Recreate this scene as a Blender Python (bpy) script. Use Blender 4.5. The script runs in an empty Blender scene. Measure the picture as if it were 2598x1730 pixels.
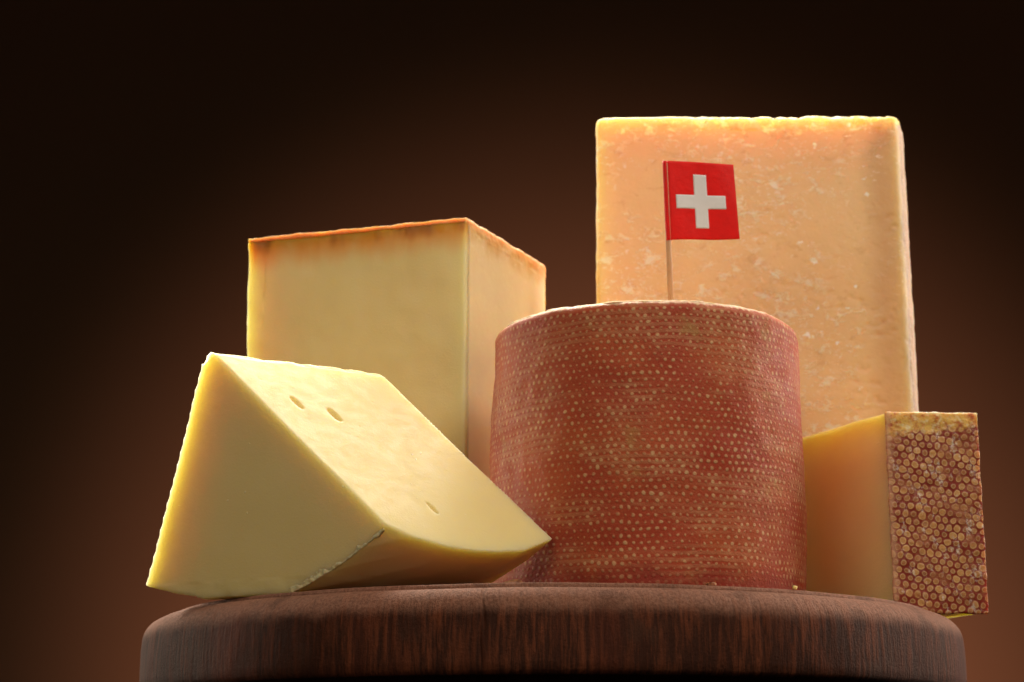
import bpy, bmesh, math, random
from mathutils import Vector, noise, Matrix
random.seed(7)
S = bpy.context.scene
CM = 0.01
# ------------------------------------------------------------------ camera
cam_d = bpy.data.cameras.new("camera"); cam = bpy.data.objects.new("camera", cam_d)
S.collection.objects.link(cam); S.camera = cam
cam.location = (-1.4*CM, -68.02*CM, -5.786*CM)
cam.rotation_euler = (math.pi/2 + .2338, 0, 0)
cam_d.sensor_width = 36; cam_d.lens = 65.73
cam_d.clip_start = 0.02; cam_d.clip_end = 50
cam_d.dof.use_dof = True; cam_d.dof.focus_distance = 0.585; cam_d.dof.aperture_fstop = 22
# ------------------------------------------------------------------ world and light
W = bpy.data.worlds.new("World"); S.world = W; W.use_nodes = True
W.node_tree.nodes["Background"].inputs[0].default_value = (.05, .03, .015, 1)
W.node_tree.nodes["Background"].inputs[1].default_value = .12
S.view_settings.view_transform = 'Standard'; S.view_settings.look = 'None'
S.view_settings.exposure = 0.12; S.view_settings.gamma = 1
try: S.view_settings.use_curve_mapping = False
except Exception: pass
def aim(o, loc, tgt):
    o.location = [c*CM for c in loc]
    o.rotation_euler = (Vector(tgt)-Vector(loc)).to_track_quat('-Z', 'Y').to_euler()
def area(name, loc, tgt, sx, sy, power, col, spread=180):
    d = bpy.data.lights.new(name, 'AREA'); d.shape = 'RECTANGLE'; d.size = sx*CM; d.size_y = sy*CM
    d.energy = power; d.color = col; d.spread = math.radians(spread)
    o = bpy.data.objects.new(name, d); S.collection.objects.link(o); aim(o, loc, tgt); return o
def spot(name, loc, tgt, power, col, ang, blend, r):
    d = bpy.data.lights.new(name, 'SPOT'); d.energy = power; d.color = col
    d.spot_size = math.radians(ang); d.spot_blend = blend; d.shadow_soft_size = r*CM
    o = bpy.data.objects.new(name, d); S.collection.objects.link(o); aim(o, loc, tgt); return o
area("softbox_back_top", (0, 48, 68), (0, 0, 6), 80, 30, 9, (1, .90, .74), 100)
area("strip_back_left", (-62, 30, 22), (-6, -2, 6), 20, 60, .85, (1, .88, .70), 90)
area("strip_back_right", (62, 22, 30), (12, 0, 8), 20, 60, 1.3, (1, .86, .72), 90)
area("softbox_front_right", (38, -42, 65), (2, -2, 6), 40, 40, 1.08, (1, .89, .72), 90)
area("softbox_front_left", (-38, -85, 34), (4, -2, 5), 50, 50, .41, (1, .86, .66), 80)
spot("backdrop_spot", (12, 60, -40), (14, 250, 2), 100, (.95, .82, .66), 60, 1.0, 8)
spot("backdrop_wide_spot", (-20, 60, -50), (-10, 250, 60), 7, (.6, 1, .9), 120, 1.0, 8)

# ------------------------------------------------------------------ node helpers
class NT:
    def __init__(s, name):
        s.m = bpy.data.materials.new(name); s.m.use_nodes = True
        s.t = s.m.node_tree; s.n = s.t.nodes; s.b = s.n["Principled BSDF"]
        s.tc = s.n.new("ShaderNodeTexCoord")
    def put(s, sock, v):
        if isinstance(v, bpy.types.NodeSocket): s.t.links.new(v, sock)
        elif v is not None:
            if isinstance(v, (tuple, list)) and len(v) == 3 and sock.type == 'RGBA': v = (*v, 1)
            sock.default_value = v
    def math(s, op, a, b=None, c=None, clamp=False):
        k = s.n.new("ShaderNodeMath"); k.operation = op; k.use_clamp = clamp
        s.put(k.inputs[0], a); s.put(k.inputs[1], b); s.put(k.inputs[2], c); return k.outputs[0]
    def vm(s, op, a, b=None):
        k = s.n.new("ShaderNodeVectorMath"); k.operation = op
        s.put(k.inputs[0], a)
        if op == 'SCALE': s.put(k.inputs['Scale'], b)
        else: s.put(k.inputs[1], b)
        return k.outputs['Value'] if op in ('LENGTH', 'DISTANCE', 'DOT_PRODUCT') else k.outputs['Vector']
    def mix(s, f, a, b, bt='MIX'):
        k = s.n.new("ShaderNodeMix"); k.data_type = 'RGBA'; k.blend_type = bt
        s.put(k.inputs[0], f); s.put(k.inputs[6], a); s.put(k.inputs[7], b); return k.outputs[2]
    def noise(s, vec, sc, det=4, rough=.55, dist=0, col=False):
        k = s.n.new("ShaderNodeTexNoise"); s.put(k.inputs['Vector'], vec)
        k.inputs['Scale'].default_value = sc; k.inputs['Detail'].default_value = det
        k.inputs['Roughness'].default_value = rough; k.inputs['Distortion'].default_value = dist
        return k.outputs['Color' if col else 'Fac']
    def vor(s, vec, sc, feat='F1'):
        k = s.n.new("ShaderNodeTexVoronoi"); k.feature = feat; s.put(k.inputs['Vector'], vec)
        k.inputs['Scale'].default_value = sc; return k.outputs['Distance']
    def mapr(s, v, a, b, c=0., d=1., smooth=True):
        k = s.n.new("ShaderNodeMapRange"); k.interpolation_type = 'SMOOTHSTEP' if smooth else 'LINEAR'
        s.put(k.inputs[0], v)
        for i, q in enumerate((a, b, c, d)): s.put(k.inputs[i+1], q)
        return k.outputs[0]
    def cm(s, scale=(1, 1, 1)):      # object coordinates in centimetres
        k = s.n.new("ShaderNodeMapping"); s.t.links.new(s.tc.outputs['Object'], k.inputs[0])
        k.inputs['Scale'].default_value = [100*q for q in scale]; return k.outputs[0]
    def sep(s, v):
        k = s.n.new("ShaderNodeSeparateXYZ"); s.put(k.inputs[0], v); return k.outputs
    def comb(s, x, y, z=0.):
        k = s.n.new("ShaderNodeCombineXYZ"); s.put(k.inputs[0], x); s.put(k.inputs[1], y); s.put(k.inputs[2], z); return k.outputs[0]
    def bump(s, h, dist_cm, strength=1., prev=None):
        k = s.n.new("ShaderNodeBump"); s.put(k.inputs['Height'], h)
        k.inputs['Strength'].default_value = strength; k.inputs['Distance'].default_value = dist_cm*CM
        if prev is not None: s.put(k.inputs['Normal'], prev)
        return k.outputs[0]
    def out(s, col, rough=.5, normal=None, sss=0, rad=(1, .5, .2), spec=.5, ior=1.45):
        b = s.b; s.put(b.inputs['Base Color'], col); s.put(b.inputs['Roughness'], rough)
        if normal is not None: s.put(b.inputs['Normal'], normal)
        s.put(b.inputs['Subsurface Weight'], sss)
        b.inputs['Subsurface Radius'].default_value = rad; b.inputs['Subsurface Scale'].default_value = CM
        b.inputs['Specular IOR Level'].default_value = spec
        return s.m

def hexdots(t, uv, a, seed=0., warp=.05):
    """distance (cm) to nearest centre of a hexagonal lattice of spacing a, and a random number per cell"""
    w = t.noise(uv, .9, 2, .5, col=True)
    w2 = t.noise(uv, 4.0, 1, .5, col=True)
    off = t.vm('ADD', t.vm('SCALE', t.vm('SUBTRACT', w, (.5, .5, .5)), warp*5), t.vm('SCALE', t.vm('SUBTRACT', w2, (.5, .5, .5)), warp*1.6))
    q = t.vm('MULTIPLY', t.vm('ADD', uv, off), (1/a, 1/(a*1.7320508), 0))
    def cell(p):
        fl = t.vm('FLOOR', p)
        d = t.vm('MULTIPLY', t.vm('SUBTRACT', t.vm('SUBTRACT', p, fl), (.5, .5, 0)), (a, a*1.7320508, 0))
        return t.vm('LENGTH', d), fl
    d1, f1 = cell(q); d2, f2 = cell(t.vm('ADD', q, (.5, .5, 0)))
    sel = t.math('LESS_THAN', d2, d1)
    k = t.n.new("ShaderNodeMix"); k.data_type = 'VECTOR'
    t.put(k.inputs[0], sel); t.put(k.inputs[4], f1); t.put(k.inputs[5], t.vm('ADD', f2, (37.3, 11.7, 0)))
    wn = t.n.new("ShaderNodeTexWhiteNoise"); wn.noise_dimensions = '3D'; t.put(wn.inputs['Vector'], k.outputs[1])
    return t.math('MINIMUM', d1, d2), wn.outputs['Value']

RAD = (1.25, 1.08, .54)
def m_wedge():
    t = NT("young_cheese"); c = t.cm()
    n = t.noise(c, .5, 3); col = t.mix(n, (.74, .58, .25), (.79, .64, .31))
    sp = t.mapr(t.vor(t.vm('ADD', c, t.vm('SCALE', t.noise(c, 3, 2, col=True), .5)), 1.6), .09, .03)
    sp = t.math('MULTIPLY', sp, t.mapr(t.noise(c, .8, 2), .5, .6))
    col = t.mix(t.math('MULTIPLY', sp, .6), col, (.97, .9, .72))
    nb = t.bump(t.noise(c, 14, 3), .006); nb = t.bump(t.noise(c, 1.2, 3), .003, 1, nb)
    kn = t.n.new('ShaderNodeMapping'); t.put(kn.inputs[0], c); kn.inputs['Rotation'].default_value = (0, .79, .6); kn.inputs['Scale'].default_value = (.25, 3, 3)
    nb = t.bump(t.noise(kn.outputs[0], 2.2, 3), .002, 1, nb); nb = t.bump(sp, .02, 1, nb)
    return t.out(col, t.mapr(t.noise(c, 2, 4), .3, .7, .5, .65), nb, 1, RAD, .25)
def m_block():
    t = NT("firm_cheese"); c = t.cm(); z = t.sep(c)[2]
    n = t.noise(c, .4, 3); col = t.mix(n, (.87, .67, .29), (.91, .74, .38))
    dep = t.math('ADD', t.math('SUBTRACT', 15.0, z), t.math('MULTIPLY', t.math('SUBTRACT', t.noise(t.vm('MULTIPLY', c, (1, 1, .3)), .7, 3), .5), 1.1))
    col = t.mix(t.mapr(dep, .1, 1.5, 1, 0), col, (.88, .31, .015))
    brown = t.math('MULTIPLY', t.mapr(dep, .15, .75, 1, 0), t.mapr(t.noise(t.vm('MULTIPLY', c, (1, 1, .2)), .55, 3), .48, .62))
    col = t.mix(t.math('MULTIPLY', brown, .8), col, (.42, .13, .02))
    nb = t.bump(t.noise(c, 16, 3), .008); nb = t.bump(t.noise(c, .9, 2), .015, 1, nb)
    return t.out(col, t.mapr(t.noise(c, 1.5, 3), .3, .7, .4, .52), nb, 1, RAD, .4)
def m_block_rind():
    t = NT("pink_beige_rind"); c = t.cm(); z = t.sep(c)[2]
    n = t.noise(c, .7, 4); col = t.mix(n, (.74, .48, .28), (.84, .60, .36))
    dep = t.math('ADD', t.math('SUBTRACT', 15.1, z), t.math('MULTIPLY', t.math('SUBTRACT', t.noise(c, 1.1, 3), .5), 1.6))
    col = t.mix(t.mapr(dep, .1, 1.2, .9, 0), col, (.60, .30, .08))
    sp = t.mapr(t.noise(c, 7, 4), .58, .7); col = t.mix(t.math('MULTIPLY', sp, .35), col, (.85, .68, .5))
    nb = t.bump(t.noise(c, 9, 4), .005)
    return t.out(col, .62, nb, .8, (.7, .35, .14), .35)
def m_tall():
    t = NT("aged_cheese"); c = t.cm(); x, y, z = t.sep(c)
    n = t.noise(c, .35, 4); col = t.mix(n, (.84, .55, .27), (.90, .65, .37))
    st = t.vm('MULTIPLY', c, (.8, .8, 1.3))
    crack = t.math('MULTIPLY', t.mapr(t.noise(st, 1.7, 7, .75, .3), .51, .62), t.mapr(t.noise(c, .28, 2), .42, .54))
    col = t.mix(t.math('MULTIPLY', crack, .8), col, (.97, .86, .70))
    od = t.mapr(t.noise(t.vm('ADD', st, (9, 3, 5)), 1.3, 5, .6, .5), .58, .7)
    col = t.mix(t.math('MULTIPLY', od, .3), col, (.62, .29, .09))
    xm = t.mapr(t.math('ADD', x, t.math('MULTIPLY', t.math('SUBTRACT', t.noise(c, .4, 3), .5), 9)), -3.5, 2.5, .12, 1)
    v = t.mapr(t.vor(t.vm('ADD', c, t.vm('SCALE', t.noise(c, 2.5, 3, col=True), .8)), 1.5), .2, .07)
    v = t.math('MULTIPLY', v, t.mapr(t.noise(c, .5, 2), .46, .58))
    col = t.mix(t.math('MULTIPLY', v, xm), col, (1., .92, .84))
    ur = t.mapr(t.math('ADD', x, t.math('MULTIPLY', t.math('SUBTRACT', t.noise(c, .6, 3), .5), .8)), 4.0, 5.3)
    col = t.mix(t.math('MULTIPLY', ur, .6), col, (.62, .33, .15))
    fine = t.mapr(t.noise(t.vm('MULTIPLY', c, (.9, .9, 1.2)), 4, 5, .7), .56, .68)
    col = t.mix(t.math('MULTIPLY', t.math('MULTIPLY', fine, .8), t.mapr(t.noise(c, .3, 2), .42, .6)), col, (.93, .82, .72))
    nb = t.bump(t.noise(c, 6, 5, .65), .018); nb = t.bump(crack, .03, .8, nb)
    return t.out(col, .55, nb, 1, (1.6, 1.4, .6), .3)
def m_tall_rind():
    t = NT("dry_rind"); c = t.cm()
    n = t.noise(t.vm('MULTIPLY', c, (1, 1, .2)), 3, 5); col = t.mix(n, (.42, .23, .14), (.74, .52, .38))
    sp = t.mapr(t.noise(c, 10, 3), .58, .66); col = t.mix(t.math('MULTIPLY', sp, .5), col, (.85, .72, .6))
    nb = t.bump(t.noise(c, 8, 5), .06)
    return t.out(col, .7, nb, .6, (.6, .3, .12), .3)
def m_small():
    t = NT("golden_cheese"); c = t.cm(); z = t.sep(c)[2]
    n = t.noise(c, .5, 3); col = t.mix(n, (.92, .72, .32), (.94, .77, .39))
    dep = t.math('ADD', t.math('SUBTRACT', 7., z), t.math('MULTIPLY', t.math('SUBTRACT', n, .5), .8))
    col = t.mix(t.mapr(dep, 0., 1.1, .5, 0), col, (.85, .46, .08))
    scr = t.mapr(t.noise(t.vm('MULTIPLY', t.vm('ADD', c, t.vm('SCALE', t.noise(c, 2, 2, col=True), 1.2)), (1, 1, .45)), 3.3, 5, .7), .66, .72)
    col = t.mix(t.math('MULTIPLY', scr, .4), col, (.92, .78, .5))
    nb = t.bump(t.noise(c, 14, 3), .01); nb = t.bump(scr, .01, 1, nb)
    return t.out(col, t.mapr(t.noise(c, 1.5, 3), .3, .7, .34, .5), nb, 1, (1.8, 1.7, .8), .45)
def m_honey():
    t = NT("honeycomb_rind"); c = t.cm(); uv = t.tc.outputs['UV']
    uvc = t.vm('SCALE', uv, 10.); z = t.sep(uvc)[1]; zx = t.sep(uvc)[0]
    rot = t.n.new('ShaderNodeVectorRotate'); rot.rotation_type = 'Z_AXIS'; t.put(rot.inputs['Vector'], uvc); rot.inputs['Angle'].default_value = .16
    d, r = hexdots(t, rot.outputs[0], .285, warp=.046)
    size = t.mapr(r, 0, 1, .094, .126, False)
    big = t.mapr(t.math('SUBTRACT', d, size), -.014, .014, 1, 0)
    ring = t.mapr(t.math('ABSOLUTE', t.math('SUBTRACT', d, t.math('SUBTRACT', size, .026))), 0, .024, 1, 0)
    n = t.noise(uvc, 1.1, 4)
    dot = t.mix(r, (.34, .12, .035), (.64, .33, .11))
    dot = t.mix(t.math('MULTIPLY', ring, .4), dot, (.82, .57, .32))
    net = t.mix(n, (.17, .014, .008), (.34, .040, .018))
    wear = t.mapr(t.noise(uvc, 1.3, 5, .65), .48, .66, 0, .85)
    col = t.mix(big, net, dot); col = t.mix(wear, col, (.40, .14, .06))
    wh = t.math('MULTIPLY', t.mapr(t.noise(t.vm('MULTIPLY', uvc, (2.2, .8, 1)), 1.4, 6, .7), .53, .66), t.mapr(t.noise(uvc, 9, 3), .4, .6))
    col = t.mix(t.math('MULTIPLY', wh, .85), col, (.82, .70, .62))
    edge = t.math('ADD', z, t.math('MULTIPLY', t.math('SUBTRACT', t.noise(uvc, 1.6, 5, .6), .5), 1.6))
    top = t.mapr(t.math('ADD', edge, t.math('MULTIPLY', t.math('SUBTRACT', 2., zx), .12)), 6.2, 6.6)
    wax = t.mix(t.mapr(t.noise(uvc, 2.4, 5, .65), .45, .66), (.85, .50, .12), (.50, .12, .03))
    wax = t.mix(t.mapr(t.noise(t.vm('ADD', uvc, (4, 4, 0)), 3.5, 4), .5, .62), wax, (.88, .66, .36))
    col = t.mix(top, col, wax)
    le = t.mapr(t.math('ADD', zx, t.math('MULTIPLY', t.math('SUBTRACT', t.noise(uvc, 2.2, 4), .5), .5)), .08, .26, 1, 0)
    col = t.mix(t.math('MULTIPLY', le, .6), col, (.62, .34, .2))
    nb = t.bump(t.math('MULTIPLY', big, t.math('SUBTRACT', 1., top)), .007); nb = t.bump(t.noise(uvc, 7, 4), .03, 1, nb)
    return t.out(col, .45, nb, .35, (.5, .22, .08), .45)
def m_wheel():
    t = NT("red_washed_rind"); uvc = t.vm('SCALE', t.tc.outputs['UV'], 40.)
    u, z, _ = t.sep(uvc)
    d, r = hexdots(t, uvc, .252, warp=.05)
    lo = t.noise(t.vm('MULTIPLY', uvc, (1, .8, 1)), .45, 3)
    size = t.math('ADD', t.mapr(r, 0, 1, .036, .060, False), t.mapr(lo, .35, .65, -.004, .012))
    dot = t.mapr(t.math('SUBTRACT', d, size), -.035, .028, 1, 0)
    # rows that run together where the cloth was pulled tight
    rowd = t.math('ABSOLUTE', t.math('SUBTRACT', t.math('FRACT', t.math('ADD', t.math('DIVIDE', t.math('ADD', z, t.math('MULTIPLY', t.math('SUBTRACT', t.noise(uvc, .6, 2), .5), .18)), .2182), .0)), .5))
    rows = t.mapr(rowd, .12, .42, 1, 0)
    rm = t.mapr(t.noise(t.vm('MULTIPLY', uvc, (.35, .9, 1)), .7, 3), .44, .60)
    dot2 = t.math('MAXIMUM', dot, t.math('MULTIPLY', t.math('MULTIPLY', rm, rows), .42))
    vis = t.mapr(t.noise(t.vm('ADD', uvc, (13, 5, 0)), .8, 4, .6), .3, .6, .7, 1)
    red = t.mix(t.noise(uvc, .5, 4, .6), (.36, .036, .018), (.43, .076, .027))
    red = t.mix(t.mapr(t.noise(t.vm('ADD', uvc, (3, 31, 0)), .35, 3), .45, .65, 0, .55), red, (.50, .11, .035))
    pale = t.mix(t.mapr(r, .2, 1.), (.52, .27, .13), (.66, .42, .21))
    col = t.mix(t.math('MULTIPLY', t.math('MULTIPLY', dot2, vis), .85), red, pale)
    ol = t.mapr(t.noise(t.vm('ADD', uvc, (7, 19, 0)), .55, 4, .6), .60, .72)
    col = t.mix(t.math('MULTIPLY', ol, .4), col, (.42, .30, .09))
    gr = t.mapr(t.noise(uvc, 14, 4, .7), .52, .72)
    col = t.mix(t.math('MULTIPLY', gr, .2), col, (.66, .42, .22))
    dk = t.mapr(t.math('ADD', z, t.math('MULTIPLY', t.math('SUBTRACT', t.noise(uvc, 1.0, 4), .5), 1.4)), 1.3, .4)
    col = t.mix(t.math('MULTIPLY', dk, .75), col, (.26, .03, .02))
    rim = t.mapr(t.math('ADD', z, t.math('MULTIPLY', t.math('SUBTRACT', t.noise(uvc, 2.0, 5, .65), .5), .5)), 9.52, 9.68)
    col = t.mix(t.math('MULTIPLY', rim, .8), col, (.72, .50, .34))
    nb = t.bump(dot2, .012)
    nb = t.bump(t.noise(uvc, 9, 5, .65), .03, 1, nb)
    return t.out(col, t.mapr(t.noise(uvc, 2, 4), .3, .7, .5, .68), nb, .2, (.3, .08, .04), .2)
def m_crust(name, a, b, amp=.05):
    t = NT(name); c = t.cm(); n = t.noise(c, 5, 5, .65)
    return t.out(t.mix(t.mapr(n, .35, .65), a, b), .7, t.bump(n, amp), .5, (.5, .25, .1), .3)
def m_wood(dark=1.):
    t = NT("turned_dark_wood"); c = t.cm(); x, y, z = t.sep(c)
    ang = t.math('MULTIPLY', t.math('ARCTAN2', x, y), 14.5)
    rad = t.vm('LENGTH', t.comb(x, y, 0.))
    g = t.comb(ang, t.math('MULTIPLY', z, .09), t.math('MULTIPLY', rad, .3))
    fine = t.noise(g, 6.5, 5, .7); wide = t.noise(g, .55, 3, .55)
    col = t.mix(t.mapr(wide, .35, .65), (.095*dark, .024*dark, .009*dark), (.18*dark, .048*dark, .019*dark))
    col = t.mix(t.mapr(fine, .40, .66), (.045*dark, .013*dark, .006*dark), col)
    rd = t.mapr(t.noise(t.vm('ADD', g, (60, 0, 0)), .33, 3), .52, .68)
    col = t.mix(t.math('MULTIPLY', rd, .5), col, (.15*dark, .030*dark, .014*dark))
    iso = t.noise(c, 11, 5, .7)
    # light catching the rounded shoulder and top, painted in as a paler mottled brown
    sh = t.mapr(t.math('ADD', z, t.math('MULTIPLY', t.math('SUBTRACT', t.noise(c, 1.5, 4), .5), .5)), -1.1, -.6)
    col = t.mix(t.math('MULTIPLY', sh, t.mapr(iso, .3, .7, .35, .85)), col, (.35*dark, .165*dark, .11*dark))
    col = t.mix(t.math('MULTIPLY', t.mapr(t.noise(c, .8, 4), .55, .7), .45), col, (.07*dark, .028*dark, .016*dark))
    nb = t.bump(fine, .07); nb = t.bump(iso, .035, 1, nb)
    return t.out(col, .75, nb, 0, spec=.18)
def m_plain(name, col, rough=.5, sss=0, rad=(.3, .1, .05), bumpn=None, var=.08):
    t = NT(name); c = t.cm()
    n = t.noise(c, 3, 4)
    cc = t.mix(n, tuple(v*(1-var) for v in col), tuple(min(1, v*(1+var)) for v in col))
    nb = t.bump(t.noise(c, bumpn[0], 4), bumpn[1]) if bumpn else None
    return t.out(cc, rough, nb, sss, rad, .2)

# ------------------------------------------------------------------ object helpers
def thing(name, label, cat, base, group=None):
    o = bpy.data.objects.new(name, None); S.collection.objects.link(o)
    o.empty_display_size = .02; o.location = [c*CM for c in base]
    o['label'] = label; o['category'] = cat; o['_b'] = list(base)
    if group: o['group'] = group
    return o
def link(name, bm, mat, parent=None, base=(0, 0, 0), uvf=None, smooth=True, label=None):
    """bm in world centimetres"""
    b = Vector(base)
    bm.normal_update()
    if uvf:
        L = bm.loops.layers.uv.new("UVMap")
        for f in bm.faces:
            for l in f.loops: l[L].uv = uvf(l.vert.co)
    for f in bm.faces: f.smooth = smooth
    for v in bm.verts: v.co = (v.co-b)*CM
    me = bpy.data.meshes.new(name); bm.to_mesh(me); bm.free()
    me.materials.append(mat)
    o = bpy.data.objects.new(name, me); S.collection.objects.link(o)
    if parent: o.parent = parent
    else: o.location = b*CM
    if label: o['label'] = label
    return o
def poly_bm(bottom, top, mid=()):
    """closed solid lofted through rings of equal length"""
    bm = bmesh.new(); rings = [bottom, *mid, top]
    R = [[bm.verts.new(p) for p in r] for r in rings]; n = len(bottom)
    for a, b in zip(R, R[1:]):
        for i in range(n): bm.faces.new((a[i], a[(i+1) % n], b[(i+1) % n], b[i]))
    bm.faces.new(R[0][::-1]); bm.faces.new(R[-1])
    bmesh.ops.recalc_face_normals(bm, faces=bm.faces)
    return bm
def merge(*bms):
    out = bmesh.new()
    for b in bms:
        me = bpy.data.meshes.new("t"); b.to_mesh(me); b.free(); out.from_mesh(me); bpy.data.meshes.remove(me)
    return out
def solid(bm, vox=.06, bevel=0, disp=None, relax=1):
    """voxel-remesh a closed solid (cm) so its edges can be worn and its faces displaced"""
    if bevel:
        bmesh.ops.triangulate(bm, faces=[f for f in bm.faces if len(f.verts) > 4])
        bmesh.ops.dissolve_limit(bm, angle_limit=math.radians(2), verts=bm.verts, edges=bm.edges)
        ed = [e for e in bm.edges if len(e.link_faces) == 2 and e.calc_face_angle(0) > math.radians(25)]
        bmesh.ops.bevel(bm, geom=ed, offset=bevel, segments=3, profile=.5, affect='EDGES', clamp_overlap=True)
    me = bpy.data.meshes.new("t"); bm.to_mesh(me); bm.free()
    o = bpy.data.objects.new("t", me); S.collection.objects.link(o)
    md = o.modifiers.new("r", 'REMESH'); md.mode = 'VOXEL'; md.voxel_size = vox
    dg = bpy.context.evaluated_depsgraph_get(); ev = o.evaluated_get(dg)
    m2 = bpy.data.meshes.new_from_object(ev)
    bpy.data.objects.remove(o); bpy.data.meshes.remove(me)
    out = bmesh.new(); out.from_mesh(m2); bpy.data.meshes.remove(m2)
    for _ in range(relax): bmesh.ops.smooth_vert(out, verts=out.verts, factor=.5, use_axis_x=True, use_axis_y=True, use_axis_z=True)
    out.normal_update()
    if disp:
        mv = [(v, v.normal*disp(v.co, v.normal)) for v in out.verts]
        for v, d in mv: v.co += d
    return out
def N(p, s, off=0): return noise.noise(Vector((p[0]*s+off, p[1]*s-off, p[2]*s+.37*off)))
def F(p, s, off=0): return N(p, s, off)+.5*N(p, s*2.1, off+3)+.25*N(p, s*4.3, off+9)
def lerp(a, b, t): return tuple(x+(y-x)*t for x, y in zip(a, b))

# ------------------------------------------------------------------ backdrop
t = NT("brown_backdrop"); c = t.cm()
bm = bmesh.new()
vs = [bm.verts.new(p) for p in ((-400, 250, -140), (400, 250, -140), (400, 250, 300), (-400, 250, 300))]
bm.faces.new(vs)
bd = link("backdrop", bm, t.out(t.mix(t.noise(c, .02, 2), (.30, .105, .055), (.32, .115, .06)), .9, spec=.1), base=(0, 250, 0))
bd['kind'] = 'structure'

# ------------------------------------------------------------------ round wooden board
board = thing("round_board", "round turned dark reddish-brown wooden board with a rounded shoulder carrying all the cheeses", "wooden board", (0, 0, 0))
prof = [(0, 0), (6, 0), (12, 0), (13.3, 0), (13.40, -.02), (13.44, -.12), (13.46, -.30), (13.54, -.30), (13.57, -.20), (13.62, -.17)]
for k in range(1, 13):
    a = k/12*math.pi/2
    prof.append((13.62+.84*math.sin(a), -.17-.85*(1-math.cos(a))))
prof += [(14.48, -1.25), (14.5, -1.8), (14.5, -2.3), (14.48, -2.55), (14.4, -2.68), (14.25, -2.72), (12, -2.74), (8, -2.74), (0, -2.74)]
def lathe(prof, n, f=None):
    bm = bmesh.new(); R = []
    for r, z in prof:
        if r < 1e-6: R.append([bm.verts.new((0, 0, z))]); continue
        ring = []
        for i in range(n):
            a = 2*math.pi*i/n; rr = r; zz = z
            if f: rr, zz = f(r, z, a)
            ring.append(bm.verts.new((rr*math.cos(a), rr*math.sin(a), zz)))
        R.append(ring)
    for a, b in zip(R, R[1:]):
        for i in range(n):
            j = (i+1) % n
            if len(a) == 1: bm.faces.new((a[0], b[i], b[j]))
            elif len(b) == 1: bm.faces.new((a[i], a[j], b[0]))
            else: bm.faces.new((a[i], a[j], b[j], b[i]))
    bmesh.ops.recalc_face_normals(bm, faces=bm.faces)
    return bm
CR = math.radians(270-8.9)      # a drying crack runs down the rim here
def wob(r, z, a):
    p = (math.cos(a)*3, math.sin(a)*3, z*.4)
    d = .035*N(p, 1.2)+.012*N(p, 7)
    if r > 13.3:
        w = (a-CR-.004*math.sin(z*4))*14.5
        d -= .09*math.exp(-(w/.035)**2)*(1 if z > -2.4 else 0)
        for ca, cd in ((274.5, .03), (287.5, .035), (255.4, .035), (250, .02), (294, .03), (279.5, .025)):
            w = (a-math.radians(ca)-.006*math.sin(z*2+ca))*14.5
            d -= cd*math.exp(-(w/.05)**2)*(1 if z < -1.2 else 0)
    return r+d*(1 if r > 10 else 0), z+(.02*N(p, 2.5, 4) if 13.2 < r and z > -1.3 else 0)
wood = m_wood()
link("slab", lathe(prof, 2400, wob), wood, board)
link("foot", lathe([(0, -2.741), (9.2, -2.741), (9.4, -2.9), (9.4, -5.6), (9.2, -5.8), (0, -5.8)], 160), m_plain("foot_wood", (.035, .015, .009), .7, bumpn=(3, .05)), board)

# ------------------------------------------------------------------ red wheel
WX, WY, WR, WH = 3.29, -3.63, 5.4, 9.74
wheel = thing("cheese_drum", "upright drum of cheese with red-brown dotted rind and flag pick in its top", "cheese", (WX, WY, 0))
pr = [(0, .02), (4.9, .02), (5.2, .06), (5.3, .16)]
for k in range(1, 60):
    z = .16+(9.36-.16)*k/59
    pr.append((5.33+.09*math.sin(math.pi*min(1, z/8.5))-.0*z, z))
for k in range(1, 11):
    a = k/10*math.pi/2
    pr.append((4.98+.35*math.cos(a), 9.36+.35*math.sin(a)))
pr += [(4.7, 9.715), (3, 9.73), (0, 9.73)]
def wf(r, z, a):
    p = (math.cos(a)*2, math.sin(a)*2, z*.35)
    return r+(.11*N(p, .9, 2)+.03*N(p, 4))*(1 if r > 4 else 0), z+(.05*N((p[0], p[1], 0), 1.6)+.025*N((p[0], p[1], 0), 7) if z > 9 else 0)
bm = lathe(pr, 1080, wf)
L = bm.loops.layers.uv.new("UVMap")
for f in bm.faces:
    q = [math.atan2(l.vert.co.x, -l.vert.co.y) for l in f.loops]
    if max(q)-min(q) > 3: q = [a if a > 0 else a+2*math.pi for a in q]
    for l, a in zip(f.loops, q): l[L].uv = ((a*5.4+20)/40, l.vert.co.z/40)
for v in bm.verts: v.co += Vector((WX, WY, 0))
link("rind", bm, m_wheel(), wheel, (WX, WY, 0))
def cf(r, z, a):
    p = (math.cos(a)*2, math.sin(a)*2, 0)
    return r+(.11*N(p, .9, 2)+.05*F(p, 2.6)+.03*N(p, 9) if r > 4 else 0), z+(.05*N((p[0], p[1], 0), 1.6)+.022*F(p, 5) if r > 4.2 else 0)
bm = lathe([(0, 9.6), (4.7, 9.61), (5.05, 9.63), (5.1, 9.67), (5.02, 9.73), (4.4, 9.765), (0, 9.765)], 500, cf)
for v in bm.verts: v.co += Vector((WX, WY, 0))
link("top_crust", bm, m_crust("pale_crust", (.62, .42, .24), (.85, .68, .48)), wheel, (WX, WY, 0))

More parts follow.
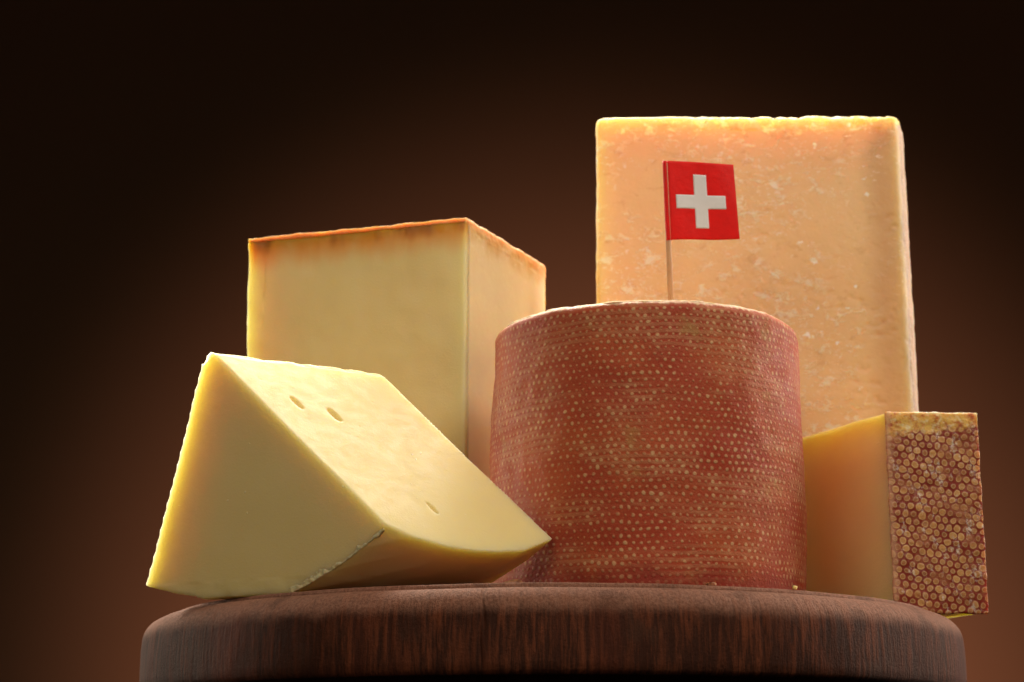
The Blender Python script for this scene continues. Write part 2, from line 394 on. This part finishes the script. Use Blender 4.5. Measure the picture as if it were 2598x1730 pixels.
# ------------------------------------------------------------------ wedge on the left
base = (-7.5, -7.5, 0)
wedge = thing("cheese_wedge", "pale creamy wedge with sloping cut face and three small holes, at the left board edge", "cheese", base)
ext = Vector((5.32, 3.59, 0))
A, B, B2, F0, F1, E_ = [Vector(p) for p in ((-11.36, -8.5, 8.19), (-13.24, -7.54, .50), (-12.2, -8.07, .22), (-11.2, -8.55, 0), (-8.25, -10.05, 0), (-5.25, -11.6, 1.81))]
A1 = A+Vector((-.12, .06, -.22)); A2 = A+Vector((.12, -.06, -.12))
Uv = Vector((.8289, .5594, 0)); Vv = Vector((.3872, -.5738, -.7217)); Nn = Vector((.40367, -.5982, .69225))
low = [(3.31, 8.63), (4.13, 9.15), (5.31, 9.50), (6.28, 9.58), (7.2, 9.52), (8.15, 9.36), (9.60, 8.65)]
topc = [0, .8, 1.9, 3.0, 4.2, 5.3, 6.42]
K = 7
rings = []
for k in range(K):
    s = k/(K-1); e = ext*s
    P = A+Uv*low[k][0]+Vv*low[k][1]
    Q = A+Uv*topc[k]
    f1 = F1+e+Vector((-1.1, .35, 0))*math.sin(math.pi/2*s)
    m1 = f1.lerp(P, .36)+Vector((.30, -.02, -.20)) if k else F1.lerp(E_, .4)+Vector((.12, -.06, -.10))
    m2 = f1.lerp(P, .72)+Vector((.22, -.0, -.12)) if k else F1.lerp(E_, .72)+Vector((.08, -.04, -.08))
    rings.append([Q+Vector((-.12, .06, -.22)), B+e, B2+e, F0+e, f1, m1, m2, P, Q+Vector((.10, -.05, -.10))])
bm = poly_bm(rings[0], rings[-1], rings[1:-1])
eyes = [(2.39, 2.60, .36, .115), (3.62, 3.05, .38, .145), (5.46, 7.59, .32, .085)]
pit = [(random.uniform(.6, 6.5), random.uniform(.6, 8.5), random.uniform(.02, .04)) for _ in range(14)]
def wd(p, n):
    q = p-A; u, v, w = q.dot(Uv), q.dot(Vv), q.dot(Nn)
    d = .03*N(p, .3)+.002*N(p, 1.6, 5)+.0015*N(p, 6)
    if abs(w) < .25 and n.dot(Nn) > .6:
        for eu, ev, ea, eb in eyes:
            du, dv = u-eu, v-ev
            c, s = math.cos(1.22), math.sin(1.22)
            a_, b_ = (du*c+dv*s)/ea, (-du*s+dv*c)/eb
            rr = a_*a_+b_*b_+.15*N(p, 5)
            if rr < 1: d -= .11*math.sqrt(1-max(rr, 0))
        for eu, ev, er in pit:
            rr = ((u-eu)**2+(v-ev)**2)/(er*er)
            if rr < 1: d -= .02*(1-rr)
    # chipped upper ridge and back edge
    if v < .35 and abs(w) < .5: d += .05*F(p, 1.5, 2)-.03
    # left cut edge, slightly torn
    if (p-A).dot(Vector((-.24, .12, -.96))) > .2 and p.x < -10.6-.24*(8-p.z)+.3: d += .010*F(p, 1.3, 8)
    if p.z < .5: d += .025*F(p, 1.1, 3)
    return d
bm = solid(bm, .05, 0, wd, 4)
pc = link("paste", bm, m_wedge(), wedge, base)
# crusty remains of rind along the heel edge
nrm = Vector((-3.3, -6.49, 0)).normalized(); lv = (E_-F1).normalized(); pv = nrm.cross(lv)
if pv.z < 0: pv = -pv
sr = []
for i in range(31):
    q_ = i/30; p = F1.lerp(E_, .98*q_+.01)+Vector((.06, -.03, -.05))*math.sin(math.pi*q_)*1.6
    p -= nrm*((p-E_).dot(nrm))
    w_ = (.26*(1-q_)**.5+.04)*(.6+1.1*N((q_*9, 0, 0), 1, 4)) + .02
    sr.append([p-pv*.05-nrm*.10, p-pv*.03+nrm*.010, p+pv*w_+nrm*.002, p+pv*w_-nrm*.10])
cr = solid(poly_bm(sr[0], sr[-1], sr[1:-1]), .03, 0, lambda p, n: .03*F(p, 3.2, 2)+.025*N(p, 9)-.014, 1)
link("rind_edge", cr, m_crust("white_crust", (.68, .50, .25), (.80, .62, .36)), wedge, base, label="crumbly whitish rind edge")

# ------------------------------------------------------------------ tall yellow block behind the wedge
base = (-5.5, 3, 0)
blk = thing("cheese_block", "golden yellow block of firm cheese with orange-brown top rind, standing behind the wedge", "cheese", base)
fp = [(-11.75, 2.22), (-3.13, -.6), (-.78, 4.44), (-.10, 6.0), (-8.2, 8.2)]
bot = [(p[0]+(.28 if i in (0, 4) else 0), p[1], .0) for i, p in enumerate(fp)]
mid = [(p[0]+(.07 if i in (0, 4) else 0), p[1], 11.) for i, p in enumerate(fp)]
top = [(p[0], p[1], 14.93) for p in fp]
def bd_(p, n):
    d = .05*N(p, .35, 3)+.015*N(p, 1.4)
    if p.x < -11: d += .035*N(p, 1.3, 6)
    if p.z > 14.6: d += .03*F(p, 1.5)
    return d
link("paste", solid(poly_bm(bot, top, [mid]), .055, .07, bd_, 1), m_block(), blk, base)
ctr = Vector((-5.5, 3, 0))
def grow(p, g, z): q = Vector((p[0], p[1], 0)); d = (q-ctr).normalized(); q += d*g; return (q.x, q.y, z)
slab_b = [grow(p, .03, 14.90) for p in fp]; slab_t = [grow(p, -.02, 15.06) for p in fp]
r1 = poly_bm(slab_b, slab_t)
d1 = (Vector((-.78, 4.44, 0))-Vector((-3.13, -.6, 0))).normalized(); n1 = Vector((d1.y, -d1.x, 0))
side = [Vector((-3.05, -.43, 0)), Vector((-.76, 4.48, 0)), Vector((-.06, 6.05, 0))]
sb = [s-n1*.10 for s in side]+[s+n1*.045 for s in side][::-1]
r2 = poly_bm([(p.x, p.y, .0) for p in sb], [(p.x, p.y, 14.98) for p in sb])
def rd(p, n): return (.035*F(p, 1.6, 4)+.02*N(p, 6))*(1 if p.z > 14.5 else .12)
link("rind", solid(merge(r1, r2), .05, 0, rd, 1), m_block_rind(), blk, base)

# ------------------------------------------------------------------ tallest block, at the back right
base = (8, 4.5, 0)
tall = thing("cheese_block", "tallest slab of pale orange aged cheese with crumbly cut face, standing behind the red drum", "cheese", base)
fp = [(1.9, 2.42), (13.88, 2.25), (14.15, 2.75), (13.3, 6.2), (2.3, 6.2)]
bot = [(p[0]+(.05 if i in (1, 2, 3) else 0), p[1], 0.) for i, p in enumerate(fp)]
top = [(p[0], p[1], 20.22) for p in fp]
def td(p, n):
    d = .05*N(p, .3, 1)+.012*N(p, 2)
    mask = max(0, min(1, (p.x-3.0)/4.5))*max(0, min(1, (19.3-p.z)/2.5))
    band = math.exp(-((p.z-12.7+.12*(p.x-6))/1.0)**2)+.8*math.exp(-((p.z-9.2)/1.2)**2)+.5*math.exp(-((p.z-15.5)/1.0)**2)
    q = (p[0]*.9, p[1], p[2]*1.15)
    cr = max(0, F(q, 2.6, 5)-.1)
    d -= .12*cr*(.04+.96*min(1, band)*max(0, min(1, .5+2*N(p, .45, 12))))*(mask if p.y < 3 else .4) if p.z < 19.4 else 0
    if p.z > 19.6: d += .035*F(p, 4.5, 7)*max(0, min(1, (p.x-5)/2))+(.05+.03*max(0, min(1, (p.x-7)/3)))*F(p, 2.2, 3)*max(0, min(1, (p.x-4)/3))+.02*N(p, 1)
    if p.x < 2.3: d += .03*F(p, 1.0, 8)
    return d
link("paste", solid(poly_bm(bot, top), .065, .38, td, 2), m_tall(), tall, base)
sd = [Vector(p) for p in ((13.92, 2.42, 0), (14.2, 2.9, 0), (14.5, 3.9, 0), (14.5, 5.6, 0), (13.0, 6.0, 0), (13.3, 3.2, 0))]
def rtd(p, n): return .035*F(p, .8, 4)+.015*F(p, 3.5)
r = solid(poly_bm([(p.x+.12, p.y, 0) for p in sd], [(p.x-.06, p.y, 20.12) for p in sd], [[(p.x, p.y, 15.) for p in sd], [(p.x-.02, p.y, 19.6) for p in sd]]), .06, .15, rtd, 2)
link("rind", r, m_tall_rind(), tall, base)

# ------------------------------------------------------------------ small piece at the right
base = (12, -1, 0)
sm = thing("cheese_piece", "small golden piece with honeycomb-patterned red rind end, overhanging the right board edge", "cheese", base)
c0, c1, c2, c3 = (11.66, -3.75), (14.92, -3.62), (13.6, -.2), (9.25, 1.85)
c1b = (14.86, -3.66)
fb = [c0, c1b, (14.2, -2.0), (13.0, .9), (9.9, 1.9), (9.3, 1.7)]
ftp = [c0, c1, (14.25, -1.9), (13.0, 1.0), (9.9, 1.9), (9.25, 1.75)]
ins = lambda L, z: [(p[0]+(0.02 if i == 0 else 0), p[1]+(.12 if i < 2 else 0), z) for i, p in enumerate(L)]
def sd_(p, n): return .04*N(p, .5, 2)+.01*N(p, 2)
link("paste", solid(poly_bm(ins(fb, -.02), ins(ftp, 6.98)), .05, .06, sd_, 1), m_small(), sm, base)
dv = (Vector((*c1, 0))-Vector((*c0, 0))).normalized(); nv = Vector((dv.y, -dv.x, 0))
q0, q1 = Vector((*c0, 0)), Vector((*c1, 0)); 
rb = [q0+dv*.03-nv*.14, q1+Vector((-.02, 0, 0))-nv*.14, q1+Vector((.01, 0, 0))+nv*.03, q0-dv*.03+nv*.03]
def hd(p, n): return .03*F(p, 1.4, 4)+.012*N(p, 7)
mid6 = [(p.x+.05*(1 if i in (1, 2) else 0), p.y, 3.5) for i, p in enumerate(rb)]
r = solid(poly_bm([(p.x, p.y, -.05) for p in rb], [(p.x, p.y, 6.97) for p in rb], [mid6]), .045, .03, hd, 1)
link("rind", r, m_honey(), sm, base, uvf=lambda p: ((p-q0).dot(dv)/10, p.z/10), label="red rind imprinted with a honeycomb of tan dots")

# ------------------------------------------------------------------ flag pick
base = (4.12, -4.6, 9.6)
pick = thing("flag_pick", "red paper flag with white cross on a wooden pick, stuck in the red drum", "flag", base)
bm = bmesh.new()
p0, p1 = Vector((4.20, -4.6, 8.8)), Vector((4.075, -4.6, 15.82))
dirv = (p1-p0)
mt = Matrix.Translation((p0+p1)/2) @ dirv.to_track_quat('Z', 'Y').to_matrix().to_4x4()
bmesh.ops.create_cone(bm, cap_ends=True, segments=24, radius1=.105, radius2=.10, depth=dirv.length, matrix=mt)
link("stick", bm, m_plain("pick_wood", (.50, .29, .16), .55, .2, (.2, .1, .05), (20, .01), .2), pick, base)
TL, TR, BR, BL = [Vector(p) for p in ((3.96, -4.6, 15.89), (6.50, -4.6, 15.81), (6.63, -4.6, 13.01), (4.03, -4.6, 12.95))]
def fl(s, t_, off=0):
    p = TL.lerp(TR, s).lerp(BL.lerp(BR, s), t_)
    y = -.12+.10*math.sin(3.3*s+.6*t_)*s+.05*math.sin(7*s-2.2*t_)*s+.12*s*s
    if s < .07: y = -.13*math.sqrt(max(0, 1-((.035-s)/.036)**2))+.0
    return Vector((p.x, p.y+y+off, p.z+.02*math.sin(5*s)))
def sheet(ss, ts, o1, o2, inside=lambda s, t_: True):
    bm = bmesh.new(); g = {}
    def v(i, j, k):
        if (i, j, k) not in g: g[(i, j, k)] = bm.verts.new(fl(ss[i], ts[j], (o1, o2)[k]))
        return g[(i, j, k)]
    ok = lambda i, j: 0 <= i < len(ss)-1 and 0 <= j < len(ts)-1 and inside((ss[i]+ss[i+1])/2, (ts[j]+ts[j+1])/2)
    for i in range(len(ss)-1):
        for j in range(len(ts)-1):
            if not ok(i, j): continue
            bm.faces.new((v(i, j, 0), v(i, j+1, 0), v(i+1, j+1, 0), v(i+1, j, 0)))
            bm.faces.new((v(i, j, 1), v(i+1, j, 1), v(i+1, j+1, 1), v(i, j+1, 1)))
            for a, b, (x, y) in (((i, j), (i, j+1), (-1, 0)), ((i+1, j), (i+1, j+1), (1, 0)), ((i, j), (i+1, j), (0, -1)), ((i, j+1), (i+1, j+1), (0, 1))):
                if not ok(i+x, j+y): bm.faces.new((v(*a, 0), v(*a, 1), v(*b, 1), v(*b, 0)))
    bmesh.ops.recalc_face_normals(bm, faces=bm.faces)
    return bm
lin = lambda a, b, n: [a+(b-a)*i/n for i in range(n+1)]
flag = link("paper_flag", sheet(lin(0, 1, 60), lin(0, 1, 40), 0, .03), m_plain("red_paper", (.64, .005, .003), .5, .1, (.1, .02, .02), (1.1, .05), .16), pick, base)
ss = lin(.165, .420, 12)+lin(.420, .600, 8)[1:]+lin(.600, .850, 12)[1:]
ts = lin(.165, .430, 12)+lin(.430, .605, 8)[1:]+lin(.605, .855, 12)[1:]
link("white_cross", sheet(ss, ts, -.004, .004, lambda s, t_: .42 < s < .60 or .43 < t_ < .605), m_plain("white_paper", (.72, .70, .73), .5, 0, bumpn=(1.4, .015), var=.06), flag, base)
flag.children[0].matrix_parent_inverse = Matrix.Identity(4)

# ------------------------------------------------------------------ crumbs along the board's rim
mc = m_crust("crumb_dark", (.10, .03, .015), (.30, .13, .06)); my = m_crust("crumb_yellow", (.8, .55, .2), (.9, .7, .35))
def crumb(x, y, sx, sz, mat, label):
    bm = bmesh.new(); bmesh.ops.create_icosphere(bm, subdivisions=3, radius=1)
    for v in bm.verts:
        d = 1+.45*F(v.co*1., 1.3, x); v.co = Vector((v.co.x*sx*d, v.co.y*sx*.7*d, v.co.z*sz*d))
    lo = min(v.co.z for v in bm.verts)
    for v in bm.verts: v.co += Vector((x, y, -lo-.005))
    o = link("crumb", bm, mat, None, (x, y, 0)); o['label'] = label; o['category'] = 'crumb'; o['group'] = 'crumbs on the board'
crumb(-1.45, -9.6, .42, .22, mc, "dark crumb of rind between the wedge's tip and the red drum")
crumb(-.85, -10.4, .22, .13, mc, "smaller dark rind flake in front of the crumb by the wedge's tip")
crumb(4.55, -12.0, .14, .08, mc, "dark rind flake in front of the foot of the red drum")
crumb(7.15, -11.3, .07, .06, my, "tiny yellow crumb on the board rim right of the red drum")
for o in bpy.data.objects:
    if '_b' in o: del o['_b']
S.render.engine = 'CYCLES'
